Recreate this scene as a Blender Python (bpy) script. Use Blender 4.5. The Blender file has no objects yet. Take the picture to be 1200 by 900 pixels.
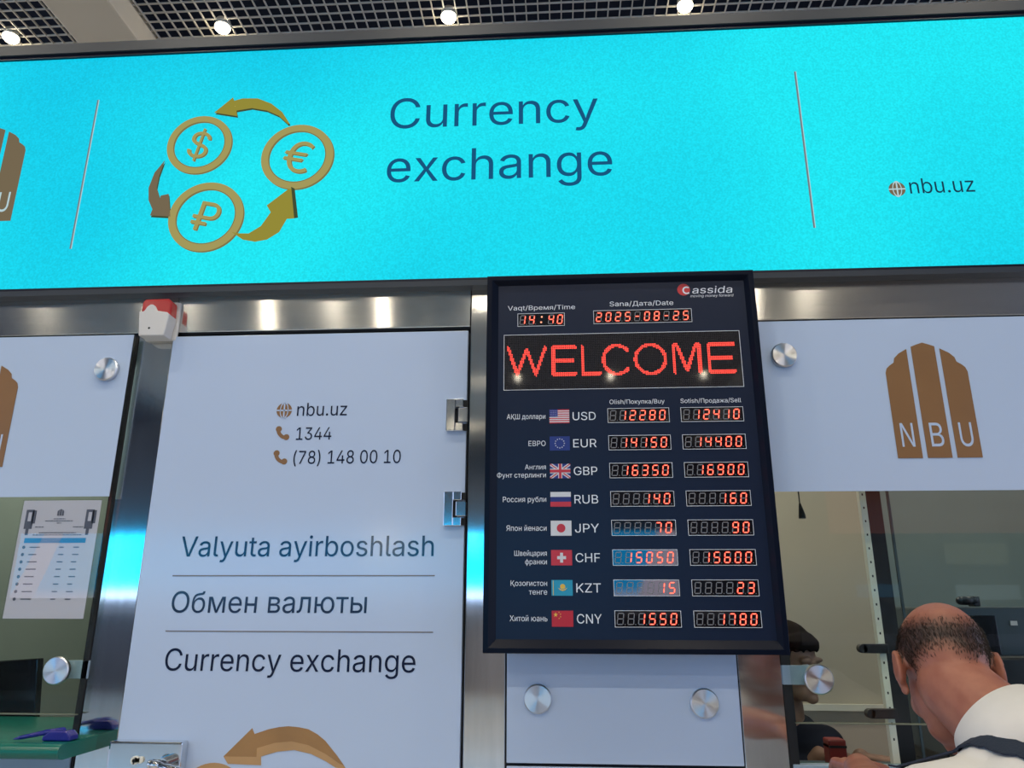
import bpy, bmesh, math, random, os
from mathutils import Matrix, Vector
from mathutils.geometry import delaunay_2d_cdt
random.seed(7)
S = bpy.context.scene
COL = S.collection

# ------------------------------------------------------------------ camera, world, exposure
cam = bpy.data.cameras.new('camera'); co = bpy.data.objects.new('camera', cam); COL.objects.link(co)
cam.sensor_fit = 'HORIZONTAL'; cam.sensor_width = 36.0
cam.lens = 36.0 * 887.04 / 1200.0
cam.clip_start = 0.05; cam.clip_end = 200
def aim(o, loc, pitch, yaw, roll):
    p, y, r = math.radians(pitch), math.radians(yaw), math.radians(roll)
    fwd = Vector((math.sin(y)*math.cos(p), math.cos(y)*math.cos(p), math.sin(p)))
    right = Vector((math.cos(y), -math.sin(y), 0)); up = right.cross(fwd)
    R, U = right*math.cos(r)+up*math.sin(r), -right*math.sin(r)+up*math.cos(r)
    m = Matrix((R, U, -fwd)).transposed().to_4x4(); m.translation = Vector(loc)
    o.matrix_world = m
aim(co, (0, -1.95, 1.5), 16.679, -3.728, 0.149)
S.camera = co
S.view_settings.view_transform = 'Standard'; S.view_settings.look = 'None'
S.view_settings.gamma = 1; S.view_settings.exposure = 0.0
try: S.view_settings.use_curve_mapping = False
except Exception: pass
W = bpy.data.worlds.new('world'); S.world = W; W.use_nodes = True
W.node_tree.nodes['Background'].inputs[0].default_value = (0.56, 0.68, 1.0, 1)
W.node_tree.nodes['Background'].inputs[1].default_value = 1.75
DOWNLIGHT_W = 5.0
BOOTH_W = 14.0

# ------------------------------------------------------------------ materials
def nt(name):
    m = bpy.data.materials.new(name); m.use_nodes = True
    return m, m.node_tree, m.node_tree.nodes['Principled BSDF']
def mat(name, c, rough=0.5, metal=0.0, spec=0.5, emit=None, es=1.0, var=0.0, vs=8.0, bump=0.0, bs=60.0, stretch=None, aniso=0.0, coat=0.0):
    m, t, b = nt(name)
    b.inputs['Base Color'].default_value = (*c, 1); b.inputs['Roughness'].default_value = rough
    b.inputs['Metallic'].default_value = metal; b.inputs['Specular IOR Level'].default_value = spec
    b.inputs['Coat Weight'].default_value = coat; b.inputs['Coat Roughness'].default_value = 0.03
    b.inputs['Anisotropic'].default_value = aniso
    if emit: b.inputs['Emission Color'].default_value = (*emit, 1); b.inputs['Emission Strength'].default_value = es
    tc = None
    if var or bump:
        tc = t.nodes.new('ShaderNodeTexCoord'); mp = t.nodes.new('ShaderNodeMapping'); t.links.new(tc.outputs['Object'], mp.inputs[0])
        if stretch: mp.inputs['Scale'].default_value = stretch
    if var:
        n = t.nodes.new('ShaderNodeTexNoise'); n.inputs['Scale'].default_value = vs; n.inputs['Detail'].default_value = 4
        t.links.new(mp.outputs[0], n.inputs['Vector'])
        r = t.nodes.new('ShaderNodeValToRGB'); e = r.color_ramp.elements
        e[0].position = .3; e[1].position = .7
        e[0].color = (*[x*(1-var) for x in c], 1); e[1].color = (*[min(1, x*(1+var)) for x in c], 1)
        t.links.new(n.outputs['Fac'], r.inputs[0]); t.links.new(r.outputs[0], b.inputs['Base Color'])
    if bump:
        n = t.nodes.new('ShaderNodeTexNoise'); n.inputs['Scale'].default_value = bs; n.inputs['Detail'].default_value = 3
        t.links.new(mp.outputs[0], n.inputs['Vector'])
        k = t.nodes.new('ShaderNodeBump'); k.inputs['Strength'].default_value = bump; k.inputs['Distance'].default_value = 0.002
        t.links.new(n.outputs['Fac'], k.inputs['Height']); t.links.new(k.outputs[0], b.inputs['Normal'])
    return m
M = {}
M['panel'] = mat('white_gloss_panel', (.50, .605, .79), .13, spec=.45, bump=.012, bs=14)
M['film'] = mat('white_printed_film', (.49, .595, .77), .2, spec=.4, bump=.012, bs=14)
M['steel_h'] = mat('brushed_steel_horizontal', (.70, .69, .66), .13, 1, aniso=.93, bump=.02, bs=30, stretch=(.25, 3, 3), var=.05, vs=20)
M['steel_v'] = mat('brushed_steel_vertical', (.74, .74, .72), .10, 1, aniso=.93, bump=.02, bs=30, stretch=(3, 3, .25), var=.05, vs=20)
for _k, _t in (('steel_h', (0, 0, 1)), ('steel_v', (1, 0, 0))):
    _n = M[_k].node_tree; _c = _n.nodes.new('ShaderNodeCombineXYZ')
    for _i in range(3): _c.inputs[_i].default_value = _t[_i]
    _n.links.new(_c.outputs[0], _n.nodes['Principled BSDF'].inputs['Tangent'])
M['chrome'] = mat('polished_chrome', (.72, .74, .76), .09, 1, bump=.05, bs=25)
M['gap'] = mat('black_rubber_gap', (.006, .006, .008), .7)
M['bezel'] = mat('dark_grey_bezel', (.030, .038, .050), .42, spec=.4, var=.12, vs=3)
M['bezel_in'] = mat('navy_inner_bezel', (.004, .006, .018), .3, spec=.3)
M['board_frame'] = mat('board_frame_black', (.003, .006, .016), .32, spec=.12)
M['board_face'] = mat('board_face_navy', (.006, .013, .036), .33, spec=.28)
M['window_black'] = mat('display_window_black', (.006, .005, .007), .04, spec=.9)
M['led_off'] = mat('unlit_segment_grey', (.20, .20, .21), .4)
M['led_on'] = mat('lit_segment_red', (.3, .02, .01), .4, emit=(1, .055, .035), es=1.7)
M['led_core'] = mat('lit_segment_core', (.3, .05, .03), .4, emit=(1, .36, .20), es=1.6)
M['led_dot'] = mat('lit_dot_red', (.3, .02, .01), .4, emit=(1, .07, .05), es=1.8)
M['print'] = mat('print_light_grey', (.74, .78, .84), .45)
M['print_red'] = mat('print_red', (.55, .03, .035), .4)
M['ink'] = mat('navy_ink', (.010, .016, .045), .13, spec=.5)
M['ink_line'] = mat('thin_rule_grey', (.20, .17, .16), .3)
M['brown'] = mat('bronze_print', (.25, .125, .045), .35, var=.06, vs=6)
M['gold'] = mat('gold_arrow_print', (.36, .19, .065), .3, var=.10, vs=10)
M['gold_lt'] = mat('gold_arrow_print_light', (.50, .29, .12), .3, var=.08, vs=10)
M['gold_dk'] = mat('gold_arrow_print_dark', (.22, .10, .04), .3)
M['grid'] = mat('ceiling_grid_bars', (.72, .68, .60), .5)
M['deck'] = mat('dark_ceiling_deck', (.012, .02, .045), .8)
M['beam'] = mat('cream_ceiling_beam', (.90, .78, .57), .7, var=.03, vs=1.5)
M['floor'] = mat('hall_floor_stone', (.52, .49, .45), .25, var=.15, vs=1.2)
M['hall_wall'] = mat('hall_wall_grey', (.075, .075, .08), .6, var=.1, vs=.8)
M['hall_dark'] = mat('hall_dark_shopfront', (.03, .035, .045), .25)
M['hall_panel'] = mat('hall_pale_panel', (.34, .32, .33), .4)
M['hall_sign'] = mat('hall_redbrown_sign', (.22, .06, .035), .5)
M['hall_sign'] = mat('hall_redbrown_sign_added_glow', (.22, .06, .035), .5, emit=(.42, .10, .06), es=1.6)  # glow added so the sign shows in the window reflection
M['sage'] = mat('sage_wall_paint', (.27, .32, .295), .7, var=.04, vs=2)
M['beige'] = mat('beige_wall_paint', (.50, .45, .36), .7, var=.04, vs=2)
M['slate'] = mat('slate_wall_paint', (.20, .26, .265), .7, var=.06, vs=2)
M['tray'] = mat('green_moulded_tray', (.006, .14, .105), .22, spec=.5)
M['tray_blue'] = mat('pale_blue_counter_front', (.30, .40, .50), .3)
M['blueplastic'] = mat('dark_blue_plastic', (.012, .014, .22), .25)
M['black'] = mat('black_plastic', (.010, .011, .014), .35)
M['blackgloss'] = mat('black_gloss', (.006, .007, .010), .12)
M['slategrey'] = mat('slate_grey_plastic', (.045, .07, .085), .4)
M['white_plastic'] = mat('white_plastic', (.66, .64, .61), .35)
M['red_plastic'] = mat('red_lens_plastic', (.42, .015, .02), .16, spec=.6)
M['ivory'] = mat('ivory_metal', (.78, .76, .66), .35)
M['edge'] = mat('ground_glass_edge', (.16, .17, .12), .4)
M['paper'] = mat('white_paper', (.56, .57, .60), .6)
M['sleeve'] = mat('plastic_sleeve', (.55, .57, .6), .1)
M['paper_blue'] = mat('paper_blue_header', (.03, .22, .42), .5)
M['paper_grey'] = mat('paper_grey_ink', (.10, .11, .14), .5)
M['shirt'] = mat('white_shirt_cotton', (.72, .67, .62), .85, var=.03, vs=30, bump=.25, bs=28)
M['shirt_fold'] = M['shirt']
M['trousers'] = mat('dark_trousers', (.02, .022, .03), .85)
M['strap'] = mat('navy_webbing', (.010, .016, .035), .75, bump=.4, bs=300)
M['hair'] = mat('dark_brown_hair', (.010, .006, .005), .8, spec=.12)
M['hairback'] = mat('short_hair_strands', (.026, .016, .012), .6)
M['navy_cloth'] = mat('navy_cloth', (.012, .018, .040), .85)
M['eye_white'] = mat('eye_white', (.7, .68, .66), .2)
M['iris'] = mat('dark_iris', (.02, .012, .008), .15)
M['redbox'] = mat('dark_red_leather', (.20, .018, .014), .45)
M['lamp'] = mat('lamp_glow', (1, .9, .7), .5, emit=(1, .86, .62), es=26)
M['lamp_rim'] = mat('lamp_rim_white', (.6, .58, .52), .4)
M['spot_glow'] = mat('floodlight_glow', (1, .9, .7), .5, emit=(1, .84, .60), es=30)
for n, c in dict(f_white=(.62, .64, .67), f_red=(.52, .03, .05), f_blue=(.015, .025, .17), f_navy=(.02, .03, .22), f_cyan=(.02, .30, .46), f_yellow=(.75, .48, .06), f_rblue=(.01, .03, .20), f_cred=(.48, .015, .03)).items():
    M[n] = mat('flag_'+n[2:], c, .4)

def glass(name, tint, f0=.5):
    m, t, b = nt(name); t.nodes.remove(b)
    tr = t.nodes.new('ShaderNodeBsdfTransparent'); tr.inputs[0].default_value = (*tint, 1)
    gl = t.nodes.new('ShaderNodeBsdfGlossy'); gl.inputs['Roughness'].default_value = 0.0
    fr = t.nodes.new('ShaderNodeFresnel'); fr.inputs[0].default_value = 1.5
    mx = t.nodes.new('ShaderNodeMixShader')
    ge = t.nodes.new('ShaderNodeNewGeometry'); iv = t.nodes.new('ShaderNodeMath'); iv.operation = 'SUBTRACT'; iv.inputs[0].default_value = 1
    t.links.new(ge.outputs['Backfacing'], iv.inputs[1]); mu = t.nodes.new('ShaderNodeMath'); mu.operation = 'MULTIPLY'
    t.links.new(fr.outputs[0], mu.inputs[0]); t.links.new(iv.outputs[0], mu.inputs[1])
    t.links.new(mu.outputs[0], mx.inputs[0]); t.links.new(tr.outputs[0], mx.inputs[1]); t.links.new(gl.outputs[0], mx.inputs[2])
    t.links.new(mx.outputs[0], t.nodes['Material Output'].inputs[0])
    return m
M['glass'] = glass('window_glass', (.93, .965, .94))

def screen_mat(name, c0, c1, zlo, zhi, whiten=False, gain=1.0):
    # LED picture: two cyan tones drifting over the display, with fine pixel shimmer
    m, t, b = nt(name)
    b.inputs['Base Color'].default_value = (.004, .005, .006, 1); b.inputs['Roughness'].default_value = 1; b.inputs['Specular IOR Level'].default_value = .05
    tc = t.nodes.new('ShaderNodeTexCoord'); n = t.nodes.new('ShaderNodeTexNoise'); n.inputs['Scale'].default_value = .8; n.inputs['Detail'].default_value = 1
    t.links.new(tc.outputs['Object'], n.inputs['Vector'])
    r = t.nodes.new('ShaderNodeValToRGB'); r.color_ramp.elements[0].color = (*c0, 1); r.color_ramp.elements[1].color = (*c1, 1)
    r.color_ramp.elements[0].position = .38; r.color_ramp.elements[1].position = .62
    t.links.new(n.outputs['Fac'], r.inputs[0]); col = r.outputs[0]
    n2 = t.nodes.new('ShaderNodeTexNoise'); n2.inputs['Scale'].default_value = 170; n2.inputs['Detail'].default_value = 1
    t.links.new(tc.outputs['Object'], n2.inputs['Vector'])
    mr = t.nodes.new('ShaderNodeMapRange'); mr.inputs['From Min'].default_value = .3; mr.inputs['From Max'].default_value = .7; mr.inputs['To Min'].default_value = .90*gain; mr.inputs['To Max'].default_value = 1.08*gain
    t.links.new(n2.outputs['Fac'], mr.inputs['Value'])
    if whiten:
        sp = t.nodes.new('ShaderNodeSeparateXYZ'); t.links.new(tc.outputs['Object'], sp.inputs[0])
        m2 = t.nodes.new('ShaderNodeMapRange'); m2.inputs['From Min'].default_value = zlo; m2.inputs['From Max'].default_value = zhi; m2.inputs['To Min'].default_value = 1; m2.inputs['To Max'].default_value = 0
        t.links.new(sp.outputs['Z'], m2.inputs['Value'])
        mx = t.nodes.new('ShaderNodeMix'); mx.data_type = 'RGBA'; t.links.new(m2.outputs[0], mx.inputs['Factor']); t.links.new(col, mx.inputs[6]); mx.inputs[7].default_value = (.75, .72, .95, 1); col = mx.outputs[2]
    t.links.new(col, b.inputs['Emission Color']); t.links.new(mr.outputs[0], b.inputs['Emission Strength'])
    return m
M['screen'] = screen_mat('led_screen_cyan', (.004, .60, .82), (.012, .80, .90), 0, 1)
M['screen_far'] = screen_mat('opposite_led_screen', (.002, .42, .95), (.004, .52, 1.0), 1.70, 1.92, True, 4.2)
def emis(name, c, s=1.0, var=0):
    return mat(name, (.004, .004, .004), 1.0, spec=0.05, emit=c, es=s)
M['s_ink'] = emis('screen_dark_blue', (.005, .085, .20))
M['s_dark'] = emis('screen_darkest', (.006, .04, .075))
M['s_line'] = emis('screen_divider_line', (.16, .20, .22))
M['s_brown'] = emis('screen_brown', (.17, .13, .075))
M['s_gold'] = emis('screen_gold', (.36, .31, .10))
M['s_gold2'] = emis('screen_gold_dark', (.20, .17, .06))
M['s_olive'] = emis('screen_olive', (.29, .25, .035))
M['s_white'] = emis('screen_pale', (.45, .62, .66))
M['s_shade'] = emis('screen_edge_shade', (.05, .07, .03))
M['screen_pale'] = emis('opposite_screen_pale', (.80, .72, .92), 3.0)
def cd_mat():
    m, t, b = nt('turned_steel_cap')
    b.inputs['Base Color'].default_value = (.74, .75, .77, 1); b.inputs['Metallic'].default_value = 1; b.inputs['Roughness'].default_value = .32
    b.inputs['Anisotropic'].default_value = .97
    tg = t.nodes.new('ShaderNodeTangent'); tg.direction_type = 'RADIAL'; tg.axis = 'Y'
    t.links.new(tg.outputs[0], b.inputs['Tangent'])
    return m
M['cap'] = cd_mat()
def skin_mat(name, c, c2):
    m, t, b = nt(name)
    b.inputs['Roughness'].default_value = .45; b.inputs['Specular IOR Level'].default_value = .4
    b.inputs['Subsurface Weight'].default_value = .08; b.inputs['Subsurface Radius'].default_value = (.012, .005, .003)
    a = t.nodes.new('ShaderNodeAttribute'); a.attribute_name = 'hair'
    tc = t.nodes.new('ShaderNodeTexCoord'); n = t.nodes.new('ShaderNodeTexNoise'); n.inputs['Scale'].default_value = 28; n.inputs['Detail'].default_value = 5
    t.links.new(tc.outputs['Object'], n.inputs['Vector'])
    r = t.nodes.new('ShaderNodeValToRGB'); r.color_ramp.elements[0].position = .35; r.color_ramp.elements[1].position = .68
    r.color_ramp.elements[0].color = (*c2, 1); r.color_ramp.elements[1].color = (*c, 1)
    t.links.new(n.outputs['Fac'], r.inputs[0])
    mx = t.nodes.new('ShaderNodeMix'); mx.data_type = 'RGBA'
    t.links.new(a.outputs['Fac'], mx.inputs['Factor']); t.links.new(r.outputs[0], mx.inputs[6]); mx.inputs[7].default_value = (.045, .026, .020, 1)
    t.links.new(mx.outputs[2], b.inputs['Base Color'])
    return m
M['skin'] = skin_mat('sunburnt_skin', (.40, .155, .095), (.31, .105, .065))
M['skin2'] = skin_mat('fair_skin', (.42, .26, .19), (.36, .21, .15))

# ------------------------------------------------------------------ builders
class MB:
    def __init__(s): s.v = []; s.f = []; s.m = []
    def face(s, idx, m=0): s.f.append(idx); s.m.append(m)
    def add(s, vs, fs, m=0):
        o = len(s.v); s.v += [tuple(x) for x in vs]
        for f in fs: s.f.append([o+i for i in f]); s.m.append(m)
        return s
    def box(s, x0, x1, y0, y1, z0, z1, m=0):
        v = [(x0,y0,z0),(x1,y0,z0),(x1,y1,z0),(x0,y1,z0),(x0,y0,z1),(x1,y0,z1),(x1,y1,z1),(x0,y1,z1)]
        return s.add(v, [(0,3,2,1),(4,5,6,7),(0,1,5,4),(1,2,6,5),(2,3,7,6),(3,0,4,7)], m)
    def prism(s, pts, y0, y1, m=0, side=None):
        a = sum(p[0]*q[1]-q[0]*p[1] for p, q in zip(pts, pts[1:]+pts[:1]))
        if a < 0: pts = pts[::-1]
        n = len(pts)
        v = [(x,y0,z) for x, z in pts]+[(x,y1,z) for x, z in pts]
        s.add(v, [tuple(range(n)), tuple(range(2*n-1, n-1, -1))], m)
        o = len(s.v)-2*n
        for i in range(n):
            j = (i+1) % n; s.f.append([o+i, o+n+i, o+n+j, o+j]); s.m.append(m if side is None else side)
        return s
    def ring(s, cx, cz, r0, r1, y0, y1, m=0, n=48, sx=1.0, sz=1.0, a0=0, a1=2*math.pi, side=None):
        full = abs(a1-a0-2*math.pi) < 1e-6; k = n if full else n+1
        P = []
        for i in range(k):
            a = a0+(a1-a0)*i/n; c, d = math.cos(a)*sx, math.sin(a)*sz
            P += [(cx+r1*c,y0,cz+r1*d),(cx+r0*c,y0,cz+r0*d),(cx+r1*c,y1,cz+r1*d),(cx+r0*c,y1,cz+r0*d)]
        o = len(s.v); s.v += P; sd = m if side is None else side
        for i in range(n if full else n):
            a = o+4*i; b = o+4*((i+1) % k)
            for f, mm in (((a,b,b+1,a+1),m),((a+2,a+3,b+3,b+2),m),((a,a+2,b+2,b),sd),((a+1,b+1,b+3,a+3),sd)): s.f.append(list(f)); s.m.append(mm)
        return s
    def cyl(s, p0, p1, r0, r1=None, n=24, m=0, cap=True):
        r1 = r0 if r1 is None else r1
        p0, p1 = Vector(p0), Vector(p1); d = (p1-p0).normalized()
        u = d.orthogonal().normalized(); w = d.cross(u)
        v = []
        for p, r in ((p0,r0),(p1,r1)):
            for i in range(n):
                a = 2*math.pi*i/n; v.append(p+u*(r*math.cos(a))+w*(r*math.sin(a)))
        f = [(i,(i+1)%n,n+(i+1)%n,n+i) for i in range(n)]
        if cap: f += [tuple(range(n-1,-1,-1)), tuple(range(n,2*n))]
        return s.add(v, f, m)
    def ell(s, c, r, rot=None, nu=20, nv=14, m=0):
        c = Vector(c); v = []
        for j in range(nv+1):
            t = math.pi*j/nv
            for i in range(nu):
                a = 2*math.pi*i/nu
                p = Vector((r[0]*math.sin(t)*math.cos(a), r[1]*math.sin(t)*math.sin(a), r[2]*math.cos(t)))
                if rot: p = rot @ p
                v.append(c+p)
        f = []
        for j in range(nv):
            for i in range(nu):
                a, b = j*nu+i, j*nu+(i+1)%nu
                f.append((a, a+nu, b+nu, b))
        return s.add(v, f, m)
    def cap(s, p0, p1, r0, r1, m=0, n=16):
        s.ell(p0, (r0,)*3, nu=n, nv=10, m=m); s.ell(p1, (r1,)*3, nu=n, nv=10, m=m)
        return s.cyl(p0, p1, r0, r1, n=n, m=m)
    def text(s, body, x, z, y, h=None, w=None, align='L', m=0, bold=0.0, capref='H', space=1.0, shear=0.0):
        vs, fs = text_mesh(body, bold, space, shear)
        xs = [v[0] for v in vs]; W0 = max(xs)-min(xs); x0 = min(xs)
        ch = cap_height(capref)
        sz = h/ch; sx = sz if w is None else w/W0
        if align == 'R': off = x-W0*sx
        elif align == 'C': off = x-W0*sx/2
        else: off = x
        return s.add([(off+(a-x0)*sx, y, z+b*sz) for a, b in vs], fs, m)
    def transform(s, mtx): s.v = [tuple(mtx @ Vector(p)) for p in s.v]; return s
    def mesh(s, name, mats):
        me = bpy.data.meshes.new(name); me.from_pydata(s.v, [], s.f)
        for x in (mats if isinstance(mats, (list, tuple)) else [mats]): me.materials.append(x)
        me.polygons.foreach_set('material_index', s.m); me.update()
        return me
    def obj(s, name, mats, parent=None, smooth=False, bevel=0.0, seg=2, origin=None):
        if origin is not None: 
            s.v = [(a-origin[0], b-origin[1], c-origin[2]) for a, b, c in s.v]
        me = s.mesh(name, mats)
        if smooth:
            me.polygons.foreach_set('use_smooth', [True]*len(me.polygons))
        o = bpy.data.objects.new(name, me); COL.objects.link(o)
        if smooth == 'auto':
            e = o.modifiers.new('split', 'EDGE_SPLIT'); e.split_angle = math.radians(35)
        if origin is not None: o.location = origin
        if parent: 
            o.parent = parent
            o.location = Vector(origin if origin is not None else (0,0,0))-world_loc(parent)
        if bevel:
            b = o.modifiers.new('bevel', 'BEVEL'); b.width = bevel; b.segments = seg; b.limit_method = 'ANGLE'; b.angle_limit = math.radians(40)
        return o
def world_loc(o):
    p = Vector((0,0,0))
    while o: p = p+Vector(o.location); o = o.parent
    return p
FONT = None
try:
    d = bpy.utils.system_resource('DATAFILES', path='fonts')
    if d and os.path.exists(os.path.join(d, 'Inter.woff2')): FONT = bpy.data.fonts.load(os.path.join(d, 'Inter.woff2'))
except Exception: FONT = None
_tc = {}
def text_mesh(body, bold=0.0, space=1.0, shear=0.0):
    k = (body, bold, space, shear)
    if k in _tc: return _tc[k]
    c = bpy.data.curves.new('lettering', 'FONT'); c.body = body; c.size = 1; c.resolution_u = 4; c.offset = bold; c.space_character = space; c.shear = shear
    if FONT: c.font = FONT
    c.space_line = .95
    c.fill_mode = 'NONE'
    o = bpy.data.objects.new('lettering', c); COL.objects.link(o)
    dg = bpy.context.evaluated_depsgraph_get()
    me = bpy.data.meshes.new_from_object(o.evaluated_get(dg))
    P = [(v.co.x, v.co.y) for v in me.vertices]; nb_ = {}
    for e in me.edges:
        i, j = e.vertices; nb_.setdefault(i, []).append(j); nb_.setdefault(j, []).append(i)
    bpy.data.objects.remove(o); bpy.data.meshes.remove(me); bpy.data.curves.remove(c)
    seen = set(); loops = []
    for st in sorted(nb_):
        if st in seen: continue
        L = [st]; seen.add(st)
        while True:
            nx_ = [k2 for k2 in nb_[L[-1]] if k2 not in seen]
            if not nx_: break
            k2 = st+len(L) if (st+len(L)) in nx_ else nx_[0]
            L.append(k2); seen.add(k2)
        if len(L) > 2: loops.append([P[i] for i in L])
    # non-zero winding fill of the outlines
    V2, E2 = [], []
    for L in loops:
        k0 = len(V2); V2 += [Vector(p) for p in L]; E2 += [(k0+i, k0+(i+1) % len(L)) for i in range(len(L))]
    bbs = [(min(p[0] for p in L), max(p[0] for p in L), min(p[1] for p in L), max(p[1] for p in L)) for L in loops]
    ov, _e, of_, *_r = delaunay_2d_cdt(V2, E2, [], 0, 1e-6)
    vs = [(p.x, p.y) for p in ov]; fs = []
    for t3 in of_:
        cx_ = sum(vs[i][0] for i in t3)/3; cy_ = sum(vs[i][1] for i in t3)/3; wn = 0
        for L, bb in zip(loops, bbs):
            if not (bb[0] <= cx_ <= bb[1] and bb[2] <= cy_ <= bb[3]): continue
            for (x1, y1), (x2, y2) in zip(L, L[1:]+L[:1]):
                if (y1 > cy_) != (y2 > cy_) and cx_ < (x2-x1)*(cy_-y1)/(y2-y1)+x1: wn += 1 if y2 > y1 else -1
        if wn:
            p, q, w2 = (vs[i] for i in t3)
            cr = (q[0]-p[0])*(w2[1]-p[1])-(q[1]-p[1])*(w2[0]-p[0])
            fs.append(tuple(t3) if cr > 0 else tuple(t3)[::-1])
    # faces towards -Y when laid into XZ: xy -> xz keeps orientation facing -y
    _tc[k] = (vs, fs); return _tc[k]
def cap_height(ch):
    vs, _ = text_mesh(ch); return max(v[1] for v in vs)-min(v[1] for v in vs)
def empty(name, loc=(0,0,0)):
    o = bpy.data.objects.new(name, None); COL.objects.link(o); o.location = loc; o.empty_display_size = .05
    return o
def tag(o, label, cat, group=None, kind=None):
    if label: o['label'] = label
    if cat: o['category'] = cat
    if group: o['group'] = group
    if kind: o['kind'] = kind
    return o
def struct(o): o['kind'] = 'structure'; return o
def copy_tree(o, parent=None):
    c = o.copy(); COL.objects.link(c)
    if parent: c.parent = parent
    for ch in list(o.children): copy_tree(ch, c)
    return c

# ------------------------------------------------------------------ setting: hall
struct(MB().box(-14, 10, -14.2, 6, -.1, 0).obj('floor', M['floor']))
CELL = .0712
g = MB(); zc = 5.0
x = -7.0
while x < 6.0: g.box(x-.0035, x+.0035, -13.9, 5.9, zc, zc+.012); x += CELL
y = -13.9
while y < 5.9: g.box(-7.0, 6.0, y-.0035, y+.0035, zc+.001, zc+.011); y += CELL
ceil = empty('ceiling', (0, 0, 5)); struct(ceil)
g.obj('ceiling_grid', M['grid'], ceil)
MB().box(-14, 10, -14.2, 6, 5.5, 5.6).obj('ceiling_deck', M['deck'], ceil)
struct(MB().box(-2.93, -2.54, -13.9, 5.9, 4.84, 5.06).obj('trim_1', M['beam'], bevel=.015))
struct(MB().box(2.70, 3.10, -13.9, 5.9, 4.84, 5.06).obj('trim_2', M['beam'], bevel=.015))
struct(MB().box(-14, 10, -14.2, -14.0, 0, 5.6).obj('wall_rear', M['hall_wall']))
struct(MB().box(-14, 10, 5.95, 6.1, 0, 5.6).obj('wall_far', M['hall_wall']))
# opposite row of shop fronts, seen only as reflections
for i, (xa, xb, za, zb, mm) in enumerate([(-12, 3.2, 1.42, 1.66, 'hall_panel'), (-12, -9.4, 0, 1.41, 'hall_wall'), (-9.3, -7.2, 0, 1.41, 'hall_dark'), (-7.1, -5.2, 0, 1.41, 'hall_panel'), (-5.1, -2.0, 0, 1.41, 'hall_dark'), (-1.9, .4, 0, 1.41, 'hall_panel'), (.5, 3.2, 0, 1.41, 'hall_dark'), (3.4, 9.8, 2.0, 2.5, 'hall_wall'), (3.4, 9.8, .9, 1.1, 'hall_panel')]):
    struct(MB().box(xa, xb, -13.6, -13.2, za, zb).obj('trim_%d' % (i+3), M[mm]))
o = empty('shop_signboard', (6.6, -13.1, 2.9))
MB().box(5.2, 8.8, -13.4, -13.1, 2.95, 3.75).obj('panel', M['hall_sign'], o)
tag(o, 'wide red-brown shop signboard seen reflected in the right-hand window', 'sign')
o = empty('opposite_display_sign', (-4.4, -13.1, 1.68))
MB().box(-11.0, 2.2, -13.3, -13.06, 1.68, 1.72).obj('frame_rail', M['bezel'], o)
MB().box(-11.0, 2.2, -13.3, -13.06, 2.98, 3.02).obj('frame_rail', M['bezel'], o)
MB().box(-11.0, 2.2, -13.2, -13.1, 1.72, 2.98).obj('screen', M['screen_far'], o)
for P_ in ([(1.40, 1.72), (2.2, 1.72), (2.2, 2.98), (1.85, 2.98)], [(-11.0, 1.72), (-10.5, 1.72), (-10.1, 2.98), (-10.5, 2.98)]): MB().prism(P_, -13.1, -13.098).obj('pale_picture_edge', M['screen_pale'], o)
tag(o, 'long cyan LED display across the hall, mirrored in the steel posts', 'LED sign')
M['lit_warm'] = emis('lit_shop_window', (.50, .52, .36), .8); M['lit_cool'] = emis('lit_shop_counter', (.55, .75, .85), 1.0); M['lit_blue'] = emis('lit_blue_sign', (.10, .42, .75), 1.1)
for nm_, lab, xa, xb, za, zb, mm in (('shop_window', 'lit greenish shop window across the hall, seen in reflection', 7.2, 8.3, 2.36, 2.74, 'lit_warm'), ('shop_counter_light', 'pale lit shop counter across the hall, seen in reflection', 7.3, 8.4, 1.72, 1.98, 'lit_cool'), ('blue_sign', 'small blue lit sign across the hall, seen in reflection', 5.5, 6.25, 1.76, 1.99, 'lit_blue')):
    o = empty(nm_, ((xa+xb)/2, -13.1, za)); MB().box(xa, xb, -13.19, -13.1, za, zb).obj('panel', M[mm], o); tag(o, lab, 'lit window')
# warm floodlight under the ceiling of the opposite front
o = empty('floodlight', (-3.25, -12.0, 2.72))
MB().box(-3.40, -3.10, -12.1, -12.02, 2.60, 2.84).obj('housing', M['black'], o)
MB().box(-3.38, -3.12, -12.02, -12.0, 2.62, 2.82).obj('lens', M['spot_glow'], o)
MB().box(-3.26, -3.24, -13.04, -12.1, 2.71, 2.73).obj('arm', M['black'], o)
tag(o, 'bright warm floodlight mirrored as a glow on the white door', 'lamp')

# ------------------------------------------------------------------ ceiling downlights
def downlight():
    e = empty('downlight', (0, 0, 5.0))
    r = MB(); r.cyl((0,0,5.03), (0,0,4.985), .044, .047, n=20)
    r.obj('housing', M['lamp_rim'], e)
    b = MB(); b.ell((0,0,4.98), (.046,.046,.034), nu=16, nv=10); b.obj('bulb', M['lamp'], e, smooth=True)
    L = bpy.data.lights.new('downlight_lamp', 'SPOT'); L.energy = DOWNLIGHT_W*12; L.color = (1, .90, .74); L.spot_size = math.radians(150); L.spot_blend = .6; L.shadow_soft_size = .05
    lo = bpy.data.objects.new('downlight_lamp', L); COL.objects.link(lo); lo.parent = e; lo.location = (0, 0, -.07)
    return e
d0 = downlight()
names = {-3.44: 'ceiling downlight left of the cream beam in the grid', -2.06: 'ceiling downlight just right of the cream beam',
         -.64: 'ceiling downlight above the words on the cyan display', .79: 'ceiling downlight at the top edge, right of the others'}
first = True
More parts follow.
